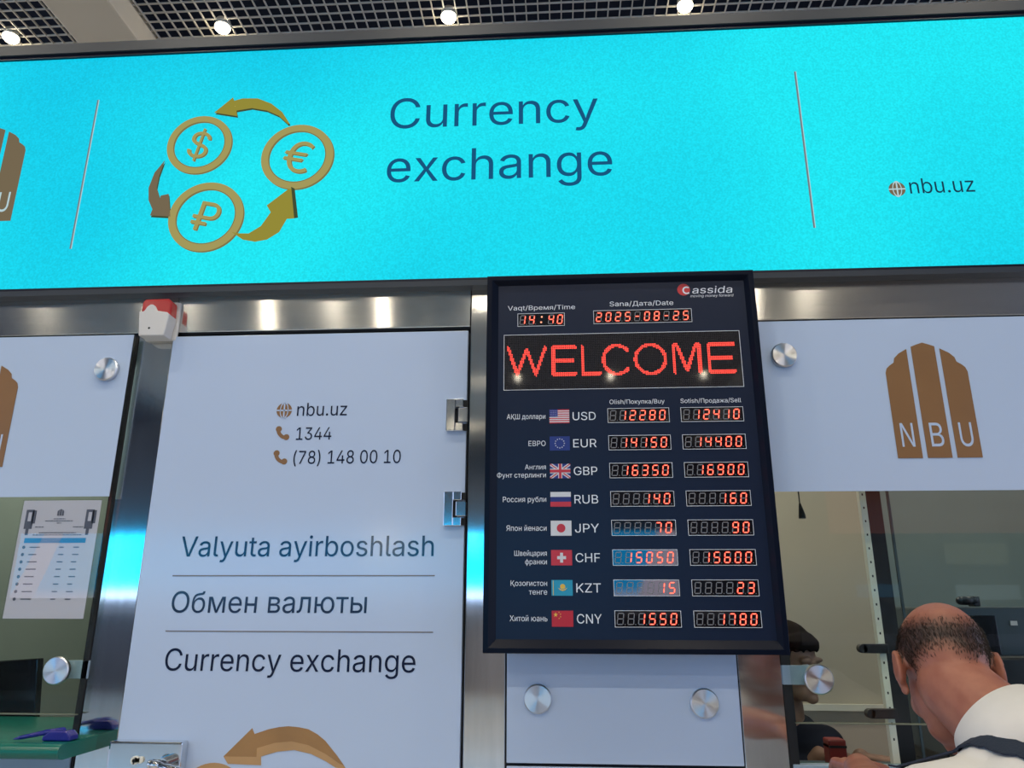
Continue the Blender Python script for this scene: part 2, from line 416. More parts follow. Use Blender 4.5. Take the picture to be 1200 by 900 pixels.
for px in (-3.44, -2.06, -.64, .79):
    o = d0 if first else copy_tree(d0); first = False
    o.location = (px, 1.81, 5.0); tag(o, names[px], 'ceiling light', 'downlights in the ceiling grid')
for py in (-1.4, -4.0, -6.2, -9.4, -12.4):
    for px in (-4.84, -3.44, -2.06, -.64, .79, 2.2):
        o = copy_tree(d0); o.location = (px, py, 5.0)
        tag(o, 'ceiling downlight over the hall, seen only as glints in steel', 'ceiling light', 'downlights over the hall')

# ------------------------------------------------------------------ booth facade: steel frame
n = 20
def steel(name, x0, x1, z0, z1, mm, y0=0.0, y1=.10):
    return struct(MB().box(x0, x1, y0, y1, z0, z1).obj(name, M[mm], bevel=.002))
for i, (a, b) in enumerate([(-1.189, -1.088), (-.2415, -.1415), (.4135, .515), (1.375, 1.475), (-2.12, -2.02)]):
    steel('trim_%d' % (n+i), a, b, 0, 2.372, 'steel_v')
for i, (a, b) in enumerate([(-2.02, -1.190), (-1.087, -.2425), (-.1405, .4125), (.516, 1.375)]):
    steel('trim_%d' % (n+5+i), a, b, 2.254, 2.372, 'steel_h')
for i, (a, b, z0, z1) in enumerate([(-2.02, -1.19, 2.236, 2.254), (-1.088, -.2415, 2.236, 2.254), (-.1415, .4135, 2.236, 2.254), (.515, 1.375, 2.236, 2.254)]):
    struct(MB().box(a, b, .012, .09, z0, z1).obj('trim_%d' % (n+9+i), M['gap']))

struct(MB().box(-1.2040, -1.1892, -.004, .05, .05, 2.24).obj('trim_33', M['gap']))
struct(MB().box(.5152, .536, -.002, .05, .05, 2.24).obj('trim_34', M['gap']))
def standoff(parent, x, z, y0, r=.033):
    m = MB(); R = [(0, 0), (r-.0025, 0), (r, .0025), (r, .012), (r*.55, .012), (r*.55, .03)]
    k = 40; m.v.append((0,0,0))
    for rr, yy in R[1:]:
        for i in range(k): a = 2*math.pi*i/k; m.v.append((rr*math.cos(a), yy, rr*math.sin(a)))
    for i in range(k): m.face([0, 1+i, 1+(i+1)%k])
    for j in range(len(R)-2):
        for i in range(k): a, b = 1+j*k+i, 1+j*k+(i+1)%k; m.face([a, a+k, b+k, b])
    me = m.mesh('standoff', M['cap']); o = bpy.data.objects.new('standoff', me); COL.objects.link(o)
    o.parent = parent; o.location = Vector((x, y0-.012, z))-world_loc(parent)
    return o

def bank_mark(m, x0, z0, w, h, y, mi=0, li=1):
    """Three-column dome mark with N B U in it, traced in metres: x0,z0 lower left."""
    X = lambda u: x0+u*w; Z = lambda t: z0+t*h
    lc = [(0,0),(0,.735),(.02,.775),(.06,.80),(.115,.825),(.13,.865),(.19,.905),(.295,.945),(.295,0)]
    mc = [(.355,0),(.355,.965),(.43,.985),(.50,1.0),(.57,.985),(.645,.965),(.645,0)]
    for P in (lc, mc, [(1-a, b) for a, b in lc]): m.prism([(X(a), Z(b)) for a, b in P], y, y+.0012, mi)
    for ch, u in (('N', .15), ('B', .50), ('U', .85)):
        m.text(ch, X(u), Z(.095), y-.0004, h=h*.20, w=w*(.155), align='C', m=li)

# ---- windows: left and right teller panes with white film above clear glass
def teller_window(name, x0, x1, stand, mark_x, label):
    e = empty(name, ((x0+x1)/2, -.02, 1.255)); struct(e); tag(e, label, 'window')
    MB().box(x0, x1, -.026, -.016, 1.255, 2.238).obj('glass_pane', M['glass'], e)
    MB().box(x0, x1, -.0262, -.0158, 1.2535, 1.2560).obj('ground_edge', M['edge'], e)
    MB().box(x0, x1, -.0285, -.0265, 1.786, 2.239).obj('white_film', M['film'], e)
    m = MB(); bank_mark(m, mark_x, 1.867, .204, .304, -.0300); m.obj('bank_logo', [M['brown'], M['film']], e)
    for sx, sz in stand: standoff(e, sx, sz, -.03)
    return e
wl = teller_window('window_1', -2.00, -1.188, [(-1.247, 2.136), (-1.248, 1.356), (-1.95, 2.136), (-1.95, 1.356)], -1.702, 'left teller window, clear below white film with half a bank logo')
wr = teller_window('window_2', .530, 1.36, [(.587, 2.141), (.588, 1.350), (1.31, 2.141), (1.31, 1.35)], .841, 'right teller window with whole brown NBU logo on white film')
for e, xa, xb in ((wl, -1.25, -1.188), (wr, .515, .59)):
    MB().box(xa, xb, -.004, .004, 1.335, 1.378).obj('fixing_plate', M['tray_blue'], e, bevel=.001)

# ---- lower white panel under the rate board, and the one beneath it
p = empty('wall_front', (.135, 0, 0)); struct(p)
MB().box(-.137, .409, -.010, .0, 1.160, 2.236).obj('white_panel', M['panel'], p, bevel=.0015)
MB().box(-.137, .409, -.010, .0, .05, 1.153).obj('white_panel', M['panel'], p, bevel=.0015)
MB().box(-.141, .413, .002, .06, .02, 2.25).obj('backing', M['gap'], p)
for sx, sz in ((-.063, 1.300), (.327, 1.294), (-.063, 2.15), (.327, 2.15)): standoff(p, sx, sz, -.011)
for i, (xa, xb) in enumerate(((-2.0, -1.195), (.52, 1.36))):
    struct(MB().box(xa, xb, -.010, .02, .05, 1.165).obj('wall_front.%03d' % (i+1), M['tray_blue'], bevel=.002))

# ---- door
d = empty('door_1', (-.664, 0, .04)); struct(d); tag(d, 'white booth door with contact details and currency exchange lettering', 'door')
MB().box(-1.083, -.247, -.010, .03, .04, 2.238).obj('leaf', M['panel'], d, bevel=.0015)
MB().box(-1.0875, -.242, .012, .05, .02, 2.25).obj('rebate', M['gap'], d)
yt = -.0108
m = MB()
m.text('nbu.uz', -.708, 2.002, yt, h=.036, w=.137)
m.text('1344', -.705, 1.936, yt, h=.034, w=.096)
m.text('(78) 148 00 10', -.707, 1.871, yt, h=.035, w=.288)
m.obj('contact_lettering', M['ink'], d)
def globe(m, cx, cz, r, y, mi=0, li=1):
    m.ring(cx, cz, 0.0001, r, y, y+.0008, mi, n=32)
    t = r*.09; yy = y-.0004
    m.box(cx-t, cx+t, yy, yy+.0002, cz-r, cz+r, li); m.box(cx-r, cx+r, yy, yy+.0002, cz-t, cz+t, li)
    m.ring(cx, cz, r*.93, r*1.12, yy, yy+.0002, li, n=28, sx=.5)
def phone(m, cx, cz, r, y, mi=0):
    P = []
    for i in range(13):
        a = math.radians(175+i*(100/12)); P.append((cx+r*.75+1.55*r*math.cos(a), cz+r*.75+1.55*r*math.sin(a)))
    Q = []
    for i in range(13):
        a = math.radians(275-i*(100/12)); Q.append((cx+r*.75+1.05*r*math.cos(a), cz+r*.75+1.05*r*math.sin(a)))
    m.prism(P+Q, y, y+.0008, mi)
    for a in (183, 267):
        c = (cx+r*.75+1.22*r*math.cos(math.radians(a)), cz+r*.75+1.22*r*math.sin(math.radians(a)))
        m.ring(c[0], c[1], .0001, r*.42, y-.0001, y+.0008, mi, n=18)
m = MB(); globe(m, -.744, 2.018, .021, yt); m.obj('globe_icon', [M['brown'], M['panel']], d)
for z in (1.953, 1.887):
    m = MB(); phone(m, -.745, z, .0195, yt); m.obj('phone_icon', M['brown'], d)
for body, z, w, h, x in (('Valyuta ayirboshlash', 1.632, .660, .051, -.984), ('Обмен валюты', 1.4935, .502, .052, -.990), ('Currency exchange', 1.3560, .628, .052, -.988)):
    MB().text(body, x, z, yt, h=h, w=w).obj('lettering', M['ink'], d)
for z in (1.584, 1.449):
    MB().box(-.997, -.319, yt, yt+.0006, z-.0014, z+.0014).obj('rule_line', M['ink_line'], d)
# printed golden arrow and the coin tops under it
m = MB()
m.prism([(-.815,1.165),(-.751,1.228),(-.744,1.215),(-.71,1.226),(-.685,1.231),(-.662,1.233),(-.636,1.231),(-.613,1.227),(-.59,1.216),(-.57,1.202),(-.54,1.171),(-.521,1.149),(-.532,1.153),(-.55,1.164),(-.568,1.174),(-.61,1.192),(-.652,1.200),(-.693,1.196),(-.735,1.184),(-.734,1.165)], yt, yt+.0006, 0)
m.prism([(-.735,1.184),(-.693,1.196),(-.652,1.200),(-.610,1.192),(-.568,1.174),(-.532,1.153),(-.521,1.149),(-.515,1.140),(-.542,1.145),(-.566,1.158),(-.602,1.173),(-.643,1.181),(-.684,1.177),(-.723,1.166)], yt-.0002, yt+.0006, 1)
m.prism([(-.815,1.165),(-.734,1.165),(-.735,1.184),(-.723,1.166),(-.721,1.147),(-.802,1.149)], yt-.0002, yt+.0006, 1)
m.obj('arrow_print', [M['gold'], M['gold_lt']], d)
m = MB(); m.ring(-.835, 1.065, .072, .086, yt, yt+.0006, 0); m.text('$', -.835, 1.03, yt, h=.07, align='C', m=0); m.obj('coin_print', [M['gold_lt']], d)
m = MB(); m.ring(-.56, 1.045, .072, .086, yt, yt+.0006, 0); m.text('€', -.56, 1.01, yt, h=.07, align='C', m=0); m.obj('coin_print', [M['gold_lt']], d)
# glass-door hinges
for z0, z1 in ((1.953, 2.040), (1.706, 1.793)):
    h = MB(); x0, x1 = -.300, -.2485; zc_ = (z0+z1)/2
    h.box(x0, x0+.024, -.024, -.010, z0, z1); h.box(x0+.024, x1-.006, -.024, -.010, z1-.022, z1); h.box(x0+.024, x1-.006, -.024, -.010, z0, z0+.022)
    hp = h.obj('hinge', M['chrome'], d, bevel=.0015)
    k = MB(); k.box(x0+.031, -.2425, -.0225, -.010, zc_-.019, zc_+.019); k.obj('knuckle', M['chrome'], hp, bevel=.0015)
    k = MB(); k.box(x0+.022, x0+.0335, -.0125, -.0105, zc_-.021, zc_+.021).box(x1-.0065, x1+.004, -.016, -.0105, z1-.020, z1-.002).box(x1-.0065, x1+.004, -.016, -.0105, z0+.002, z0+.020); k.obj('slot', M['gap'], hp)
# lock case
lk = MB().box(-1.083, -.903, -.045, -.010, 1.045, 1.200).obj('lock_case', M['chrome'], d, bevel=.005, seg=3)
k = MB(); k.cyl((-1.013, -.0455, 1.160), (-1.013, -.050, 1.160), .0095, n=24); k.cyl((-.999, -.0455, 1.161), (-.999, -.050, 1.161), .0075, n=20); k.box(-1.013, -.999, -.050, -.0455, 1.155, 1.167); k.obj('keyhole_plate', M['ivory'], lk, bevel=.0008)
k = MB(); k.cyl((-1.013, -.051, 1.160), (-1.013, -.052, 1.160), .004, n=16).box(-1.0145, -1.0115, -.052, -.051, 1.152, 1.160); k.obj('keyhole', M['gap'], lk)
k = MB(); k.cyl((-.935, -.045, 1.155), (-.935, -.075, 1.155), .016, n=24); k.obj('handle_rose', M['chrome'], lk, smooth='auto')
k = MB(); k.cap((-.935, -.078, 1.155), (-.865, -.080, 1.138), .011, .010); k.cap((-.935, -.078, 1.155), (-.955, -.078, 1.158), .011, .011); k.obj('lever_handle', M['chrome'], lk, smooth=True)

# ------------------------------------------------------------------ the big cyan LED display
sg = empty('led_display_sign', (-.38, 0, 2.36))
tag(sg, 'long cyan LED display headed Currency exchange above the booth', 'LED sign')
X0, X1, Z0, Z1 = -2.12, 1.392, 2.388, 3.190
m = MB()
m.box(X0-.05, X1+.05, -.035, .12, Z1+.012, 3.238, 0); m.box(X0-.05, X1+.05, -.035, .12, 2.362, Z0-.010, 0)
m.box(X0-.05, X0-.010, -.035, .12, Z0-.010, Z1+.012, 0); m.box(X1+.010, X1+.05, -.035, .12, Z0-.010, Z1+.012, 0)
m.box(X0-.01, X1+.01, -.028, .10, Z1, Z1+.012, 1); m.box(X0-.01, X1+.01, -.028, .10, Z0-.010, Z0, 1); m.box(X1, X1+.01, -.028, .10, Z0, Z1, 1); m.box(X0-.01, X0, -.028, .10, Z0, Z1, 1)
m.obj('bezel', [M['bezel'], M['bezel_in']], sg)
MB().box(X0, X1, -.020, .10, Z0, Z1).obj('screen', M['screen'], sg)
MB().box(X0, X1, .10, .16, 2.34, 3.22).obj('back_housing', M['black'], sg)
ys = -.0212
def coin(name, cx, cz, r, ch, th, label):
    m = MB()
    m.ring(cx+.004, cz-.004, r*.80, r, ys+.0004, ys+.001, 1, n=64)
    m.ring(cx, cz, r*.80, r, ys, ys+.001, 0, n=64)
    m.ring(cx, cz, r*.775, r*.80, ys-.0001, ys+.001, 1, n=64)
    a, b = text_mesh(ch, .012)
    for dx, dz, mi, yy in ((.0035, -.0035, 1, ys+.0006), (0, 0, 0, ys)):
        mm = MB(); mm.text(ch, 0, 0, 0, h=th, align='C', bold=.012)
        zs = [v[2] for v in mm.v]; c = (min(zs)+max(zs))/2
        R = Matrix.Rotation(math.radians(12), 4, 'Y')
        mm.v = [tuple(R @ Vector((v[0], 0, v[2]-c))) for v in mm.v]
        m.add([(v[0]+cx+dx, yy, v[2]+cz+dz) for v in mm.v], mm.f, mi)
    o = m.obj(name, [M['s_gold'], M['s_gold2']], sg); o['label'] = label
coin('coin_icon', -1.080, 2.855, .1005, '$', .088, 'gold coin with dollar sign')
coin('coin_icon', -.772, 2.801, .110, '€', .105, 'gold coin with euro sign')
coin('coin_icon', -1.030, 2.609, .113, '₽', .095, 'gold coin with rouble sign')
for pts, mm in (([(-.805,2.917),(-.832,2.959),(-.869,2.991),(-.914,3.012),(-.962,3.014),(-.988,3.007),(-.993,3.019),(-1.046,2.967),(-.972,2.951),(-.977,2.971),(-.929,2.978),(-.881,2.967),(-.841,2.946),(-.81,2.915)], 's_olive'),
                ([(-1.181,2.803),(-1.207,2.762),(-1.218,2.711),(-1.212,2.669),(-1.196,2.638),(-1.2,2.618),(-1.137,2.612),(-1.153,2.688),(-1.177,2.683),(-1.177,2.673),(-1.193,2.71),(-1.191,2.751)], 's_brown'),
                ([(-.945,2.555),(-.921,2.55),(-.894,2.549),(-.86,2.572),(-.835,2.616),(-.849,2.639),(-.781,2.698),(-.763,2.594),(-.785,2.593),(-.804,2.551),(-.838,2.528),(-.873,2.522),(-.91,2.53)], 's_olive')):
    m = MB()
    m.prism(pts, ys, ys+.001, 0)
    if len(pts) == 13: m.prism([(-.781,2.698),(-.770,2.692),(-.752,2.596),(-.763,2.594)], ys-.0001, ys+.001, 1)
    else: m.prism([(a+.003, b-.006) for a, b in pts], ys+.0006, ys+.001, 1)
    m.obj('arrow_icon', [M[mm], M['s_shade']], sg)
MB().text('Currency', -.496, 2.8850, ys, h=.105, w=.624, bold=-.002).obj('heading_lettering', M['s_ink'], sg)
MB().text('exchange', -.497, 2.7025, ys, h=.105, w=.660, bold=-.002).obj('heading_lettering', M['s_ink'], sg)
for x in (-1.428, .710):
    m = MB(); m.box(x-.0022, x+.0022, ys, ys+.001, 2.516, 3.030, 0).box(x+.0022, x+.0042, ys, ys+.001, 2.516, 3.030, 1); m.obj('divider_line', [M['s_line'], M['s_white']], sg)
MB().text('nbu.uz', .982, 2.6125, ys, h=.047, w=.174, bold=.004).obj('address_lettering', M['s_dark'], sg)
m = MB(); globe(m, .948, 2.628, .0225, ys); m.obj('globe_icon', [M['s_brown'], M['s_white']], sg)
m = MB(); bank_mark(m, -1.858, 2.615, .226, .330, ys); m.obj('bank_logo', [M['s_brown'], M['s_white']], sg)

# ------------------------------------------------------------------ exchange-rate board
bd = empty('rate_board', (.161, -.09, 1.405))
tag(bd, 'black framed electronic exchange rate board showing WELCOME in red', 'rate board')
x0, x1, z0, z1 = -.1875, .5115, 1.4055, 2.3575
ix0, ix1, iz0, iz1 = -.158, .488, 1.436, 2.334
yb = -.0855; yf = -.100
m = MB(); o_ = [(x0,yf,z0),(x1,yf,z0),(x1,yf,z1),(x0,yf,z1)]; w_ = .013
md = [(x0+w_,yf,z0+w_),(x1-w_,yf,z0+w_),(x1-w_,yf,z1-w_),(x0+w_,yf,z1-w_)]
inn = [(ix0,yb,iz0),(ix1,yb,iz0),(ix1,yb,iz1),(ix0,yb,iz1)]; bk = [(x0,-.035,z0),(x1,-.035,z0),(x1,-.035,z1),(x0,-.035,z1)]
m.v = o_+md+inn+bk
for i in range(4):
    j = (i+1) % 4
    m.face([i, j, 4+j, 4+i]); m.face([4+i, 4+j, 8+j, 8+i]); m.face([12+i, 12+j, j, i])
m.face([15, 14, 13, 12])
m.obj('frame', M['board_frame'], bd, bevel=.0012)
MB().box(ix0-.004, ix1+.004, yb, yb+.006, iz0-.004, iz1+.004).obj('face_panel', M['board_face'], bd)
for bx in (-.08, .30):
    for bz in (1.75, 2.24): MB().box(bx, bx+.08, -.035, -.0102, bz, bz+.05).obj('wall_bracket', M['black'], bd)
yp = yb-.0006
SEG = {'0': 'abcdef', '1': 'bc', '2': 'abged', '3': 'abgcd', '4': 'fgbc', '5': 'afgcd', '6': 'afgedc', '7': 'abc', '8': 'abcdefg', '9': 'abcdfg', '-': 'g', ' ': ''}
def seg_poly(k, cx, cz, w, h, t, sl):
    hw, hh = w/2-t/2, h/2-t/2; g = t*.16; q = t/2
    H = lambda z: [(-hw+g, z), (-hw+g+q, z+q), (hw-g-q, z+q), (hw-g, z), (hw-g-q, z-q), (-hw+g+q, z-q)]
    V = lambda x, a, b: [(x, a+g), (x+q, a+g+q), (x+q, b-g-q), (x, b-g), (x-q, b-g-q), (x-q, a+g+q)]
    P = {'a': H(hh), 'd': H(-hh), 'g': H(0), 'b': V(hw, 0, hh), 'f': V(-hw, 0, hh), 'c': V(hw, -hh, 0), 'e': V(-hw, -hh, 0)}[k]
    return [(cx+a+b*sl, cz+b) for a, b in P]
def window(name, xa, xb, za, zb, digits, pitch, start, w, h, lit_label=None, colon=None):
    wo = MB().box(xa, xb, yp-.0004, yp+.001, za, zb).obj(name, M['window_black'], bd)
    t = .0011; f = MB()
    f.box(xa, xb, yp-.0009, yp, zb-t, zb).box(xa, xb, yp-.0009, yp, za, za+t).box(xa, xa+t, yp-.0009, yp, za+t, zb-t).box(xb-t, xb, yp-.0009, yp, za+t, zb-t)
    f.obj('outline', M['print'], wo)
    cz = (za+zb)/2; on = MB(); off = MB(); yy = yp-.0008
    if isinstance(start, (list, tuple)): xs = start
    else: xs = [start+i*pitch for i in range(len(digits))]
    for ch, cx in zip(digits, xs):
        for k in 'abcdefg':
            P = seg_poly(k, cx, cz, w, h, .0031, .12)
            if k in SEG[ch]:
                on.prism(P, yy-.0004, yy, 0)
                c = (sum(a for a, b in P)/6, sum(b for a, b in P)/6)
                Q = [(c[0]+(a-c[0])*.78, c[1]+(b-c[1])*.78) for a, b in P]
                Q = [(a if k in 'adg' else c[0]+(a-c[0])*.55, b if k in 'bcef' else c[1]+(b-c[1])*.55) for a, b in Q]
                on.prism(Q, yy-.0006, yy, 1)
            else:
                P = seg_poly(k, cx, cz, w, h, .0022, .12); off.prism(P, yy, yy+.0002, 0)
        off.ring(cx+w*.5+.0025, cz-h/2+.001, .0001, .0011, yy, yy+.0002, 0, n=10)
    if colon:
        for dz in (-.0075, .0075): on.ring(colon+dz*.12, cz+dz, .0001, .0024, yy-.0006, yy, 1, n=14)
    if on.f: on.obj('lit_digits', [M['led_on'], M['led_core']], wo)
    if off.f: off.obj('unlit_segments', M['led_off'], wo)
    return wo
window('clock_display', -.107, .0168, 2.217, 2.2535, '1440', 0, [-.0935, -.0695, -.0185, .0045], .0150, .0265, colon=-.044)
window('date_display', .0925, .3475, 2.220, 2.2575, '2025-08-25', .02505, .1065, .0150, .0265)
rows = [('USD', '12280', '12410', ['АҚШ доллари']), ('EUR', '14150', '14400', ['ЕВРО']), ('GBP', '16350', '16900', ['Англия', 'Фунт стерлинги']),
        ('RUB', '140', '160', ['Россия рубли']), ('JPY', '70', '90', ['Япон йенаси']), ('CHF', '15050', '15600', ['Швейцария', 'франки']),
        ('KZT', '15', '23', ['Қозоғистон', 'тенге']), ('CNY', '1550', '1780', ['Хитой юань'])]
def flag(code, xa, xb, za, zb):
    m = MB(); y = yp; W_, H_ = xb-xa, zb-za; mats = []
    def b(u0, u1, v0, v1, mm, k=0):
        if mm not in mats: mats.append(mm)
        m.box(xa+u0*W_, xa+u1*W_, y-.0002*k, y+.0008, za+v0*H_, za+v1*H_, mats.index(mm))
    def p(P, mm, k):
        if mm not in mats: mats.append(mm)
        m.prism([(xa+u*W_, za+v*H_) for u, v in P], y-.0002*k, y+.0006, mats.index(mm))
    def disc(u, v, r, mm, k, sides=24):
        p([(u+r*math.cos(2*math.pi*i/sides)*H_/W_, v+r*math.sin(2*math.pi*i/sides)) for i in range(sides)], mm, k)
    def star(u, v, r, mm, k):
        p([(u+(r if i % 2 == 0 else r*.4)*math.sin(math.pi*i/5)*H_/W_, v+(r if i % 2 == 0 else r*.4)*math.cos(math.pi*i/5)) for i in range(10)], mm, k)
    if code == 'USD':
        for i in range(13): b(0, 1, i/13, (i+1)/13, 'f_red' if i % 2 == 0 else 'f_white')
        b(0, .42, 6/13, 1, 'f_navy', 1)
        for i in range(5):
            for j in range(4): disc(.06+i*.075, .56+j*.11, .018, 'f_white', 2, 6)
    elif code == 'EUR':
        b(0, 1, 0, 1, 'f_rblue')
        for i in range(12): star(.5+.32*math.sin(i*math.pi/6)*H_/W_, .5+.32*math.cos(i*math.pi/6), .06, 'f_white', 1)
    elif code == 'GBP':
        b(0, 1, 0, 1, 'f_navy')
        for s in (0, 1):
            q = lambda u, v: (u, v) if s == 0 else (1-u, v)
            p([q(0,0), q(.13,0), q(1,.87), q(1,1), q(.87,1), q(0,.13)], 'f_white', 1)
            p([q(0,0), q(.045,0), q(1,.955), q(1,1), q(.955,1), q(0,.045)], 'f_red', 2)
        b(.40, .60, 0, 1, 'f_white', 3); b(0, 1, .34, .66, 'f_white', 3.6); b(.44, .56, 0, 1, 'f_red', 4.6); b(0, 1, .40, .60, 'f_red', 5.2)
    elif code == 'RUB':
        b(0, 1, 2/3, 1, 'f_white'); b(0, 1, 1/3, 2/3, 'f_blue'); b(0, 1, 0, 1/3, 'f_red')
    elif code == 'JPY': b(0, 1, 0, 1, 'f_white'); disc(.5, .5, .29, 'f_red', 1)
    elif code == 'CHF':
        b(0, 1, 0, 1, 'f_red'); b(.29, .71, .40, .60, 'f_white', 1); b(.43, .57, .18, .82, 'f_white', 2)
    elif code == 'KZT':
        b(0, 1, 0, 1, 'f_cyan'); b(.07, .10, .03, .97, 'f_yellow', 1); disc(.53, .58, .17, 'f_yellow', 1)
        p([(.30,.52),(.40,.36),(.53,.30),(.66,.36),(.76,.52),(.65,.43),(.53,.38),(.41,.43)], 'f_yellow', 1)
    else:
        b(0, 1, 0, 1, 'f_cred'); star(.18, .74, .16, 'f_yellow', 1)
        for u, v in ((.34,.90),(.41,.78),(.41,.62),(.34,.52)): star(u, v, .05, 'f_yellow', 1)
    return m.obj('flag', [M[x] for x in mats], bd)
flag_words = dict(USD='striped flag with starred blue corner', EUR='blue flag with ring of gold stars', GBP='red, white and blue crossed flag', RUB='white, blue and red banded flag', JPY='white flag with red disc', CHF='red flag with white cross', KZT='turquoise flag with golden sun', CNY='red flag with gold star')
for k, (code, buy, sell, nm) in enumerate(rows):
    cz = 1.9722-.06995*k
    window('rate_display', .1205, .2745, cz-.0188, cz+.0188, buy.rjust(6), .0246, .1340, .0155, .0270)
    window('rate_display', .3030, .4575, cz-.0188, cz+.0188, sell.rjust(6), .0246, .3170, .0155, .0270)
    f = flag(code, -.0262, .0240, cz-.018, cz+.018); f['label'] = flag_words[code]
    MB().text(code, .0325, cz-.0105, yp, h=.0208, w=.058, bold=.022).obj('currency_code', M['print'], bd)
    m = MB()
    if len(nm) == 1: m.text(nm[0], -.0365, cz-.006, yp, h=.0132, align='R', bold=.008, w=.0089*len(nm[0]) if nm[0] != 'ЕВРО' else .043)
    else:
        for s, dz in zip(nm, (.0045, -.0155)): m.text(s, -.0365, cz+dz, yp, h=.0125, align='R', bold=.008, w=.0087*len(s))
    m.obj('currency_name', M['print'], bd)
# header row of print
m = MB()
m.text('Vaqt/Время/Time', -.133, 2.2635, yp, h=.0125, w=.178, bold=.012)
m.text('Sana/Дата/Date', .136, 2.2690, yp, h=.0130, w=.166, bold=.012)
m.text('Olish/Покупка/Buy', .1265, 2.0025, yp, h=.0112, w=.138, bold=.014)
m.text('Sotish/Продажа/Sell', .3045, 2.0025, yp, h=.0112, w=.150, bold=.014)
m.obj('header_lettering', M['print'], bd)
lo = MB(); lo.ring(.331, 2.3115, .0001, .0165, yp, yp+.0008, 0, n=36)
lo.ring(.3385, 2.3095, .0070, .0110, yp-.0003, yp+.0005, 1, n=28, a0=math.radians(48), a1=math.radians(312))
lo.text('assida', .3530, 2.3000, yp, h=.0195, w=.104, m=1, bold=.016, shear=.12)
lo.text('moving money forward', .3470, 2.2893, yp, h=.0072, w=.112, m=1, bold=.012, shear=.2)
lo.obj('maker_logo', [M['print_red'], M['print']], bd)
# WELCOME dot matrix
wa, wb, wz0, wz1 = -.143, .465, 2.0425, 2.194
wo = MB().box(wa, wb, yp-.0004, yp+.001, wz0, wz1).obj('message_display', M['window_black'], bd)
t = .0012; f = MB(); f.box(wa, wb, yp-.0009, yp, wz1-t, wz1).box(wa, wb, yp-.0009, yp, wz0, wz0+t).box(wa, wa+t, yp-.0009, yp, wz0+t, wz1-t).box(wb-t, wb, yp-.0009, yp, wz0+t, wz1-t)
f.obj('outline', M['print'], wo)
pitch = .0037
def arc(cx, cz, rx, rz, a0, a1, n=40): return [(cx+rx*math.cos(math.radians(a0+(a1-a0)*i/n)), cz+rz*math.sin(math.radians(a0+(a1-a0)*i/n))) for i in range(n+1)]
zt, zb_ = 2.157, 2.084; zm = (zt+zb_)/2
strokes = [[(-.131, zt), (-.108, zb_), (-.083, zt-.004), (-.060, zb_), (-.035, zt)],
           [(.043, zt), (-.014, zt), (-.014, zb_), (.042, zb_)], [(-.014, zm), (.036, zm)],
           [(.061, zt), (.061, zb_), (.105, zb_)],
           arc(.150, zm, .035, .0385, 38, 322),
           arc(.235, zm, .038, .0385, 0, 360),
           [(.295, zb_), (.295, zt), (.303, zt), (.327, zb_+.004), (.351, zt), (.359, zt), (.359, zb_)],
           [(.447, zt), (.384, zt), (.384, zb_), (.446, zb_)], [(.384, zm), (.440, zm)]]
def segd(p, a, b):
    ax, ay = b[0]-a[0], b[1]-a[1]; l = ax*ax+ay*ay
    u = 0 if l == 0 else max(0, min(1, ((p[0]-a[0])*ax+(p[1]-a[1])*ay)/l))
    return math.hypot(p[0]-a[0]-u*ax, p[1]-a[1]-u*ay)
on = MB(); off = MB(); nx = int((wb-wa-.006)/pitch); nz = int((wz1-wz0-.006)/pitch); yy = yp-.0006
for i in range(nx+1):
    for j in range(nz+1):
        px, pz = wa+.003+i*pitch, wz0+.004+j*pitch
        dmin = 9
        if 2.075 < pz < 2.168:
            for st in strokes:
                for a, b in zip(st, st[1:]): dmin = min(dmin, segd((px, pz), a, b))
        if dmin < .0045: on.box(px-.00125, px+.00125, yy-.0004, yy, pz-.00125, pz+.00125)
        else: off.add([(px-.0009, yy, pz-.0009), (px+.0009, yy, pz-.0009), (px+.0009, yy, pz+.0009), (px-.0009, yy, pz+.0009)], [(0,1,2,3)])
o = on.obj('lit_dots', M['led_dot'], wo); o['kind'] = 'stuff'
M['dot_off'] = mat('unlit_dot', (.035, .028, .03), .5)
o = off.obj('unlit_dots', M['dot_off'], wo); o['kind'] = 'stuff'

# ------------------------------------------------------------------ siren on the left post
al = empty('alarm_siren', (-1.115, 0, 2.21)); tag(al, 'small red and white alarm siren box on the steel post', 'alarm')
MB().box(-1.160, -1.068, -.012, 0, 2.215, 2.33).obj('back_plate', M['white_plastic'], al, bevel=.004)
MB().prism([(-1.158,2.270),(-1.159,2.318),(-1.152,2.327),(-1.085,2.327),(-1.074,2.318),(-1.073,2.270)], -.050, -.012).obj('red_lens', M['red_plastic'], al, bevel=.006, seg=3)
m = MB(); m.prism([(-1.152,2.214),(-1.160,2.286),(-1.147,2.287),(-1.138,2.302),(-1.131,2.307),(-1.124,2.307),(-1.117,2.302),(-1.109,2.288),(-1.080,2.283),(-1.072,2.276),(-1.080,2.214)], -.057, -.014)
wb_ = m.obj('white_shell', M['white_plastic'], al, bevel=.003, seg=3)
k = MB(); k.cyl((-1.124, -.0575, 2.236), (-1.124, -.0560, 2.236), .0032, n=16); k.obj('screw_hole', M['gap'], al)
al.location = Vector(al.location)+Vector((-.006, 0, .011))

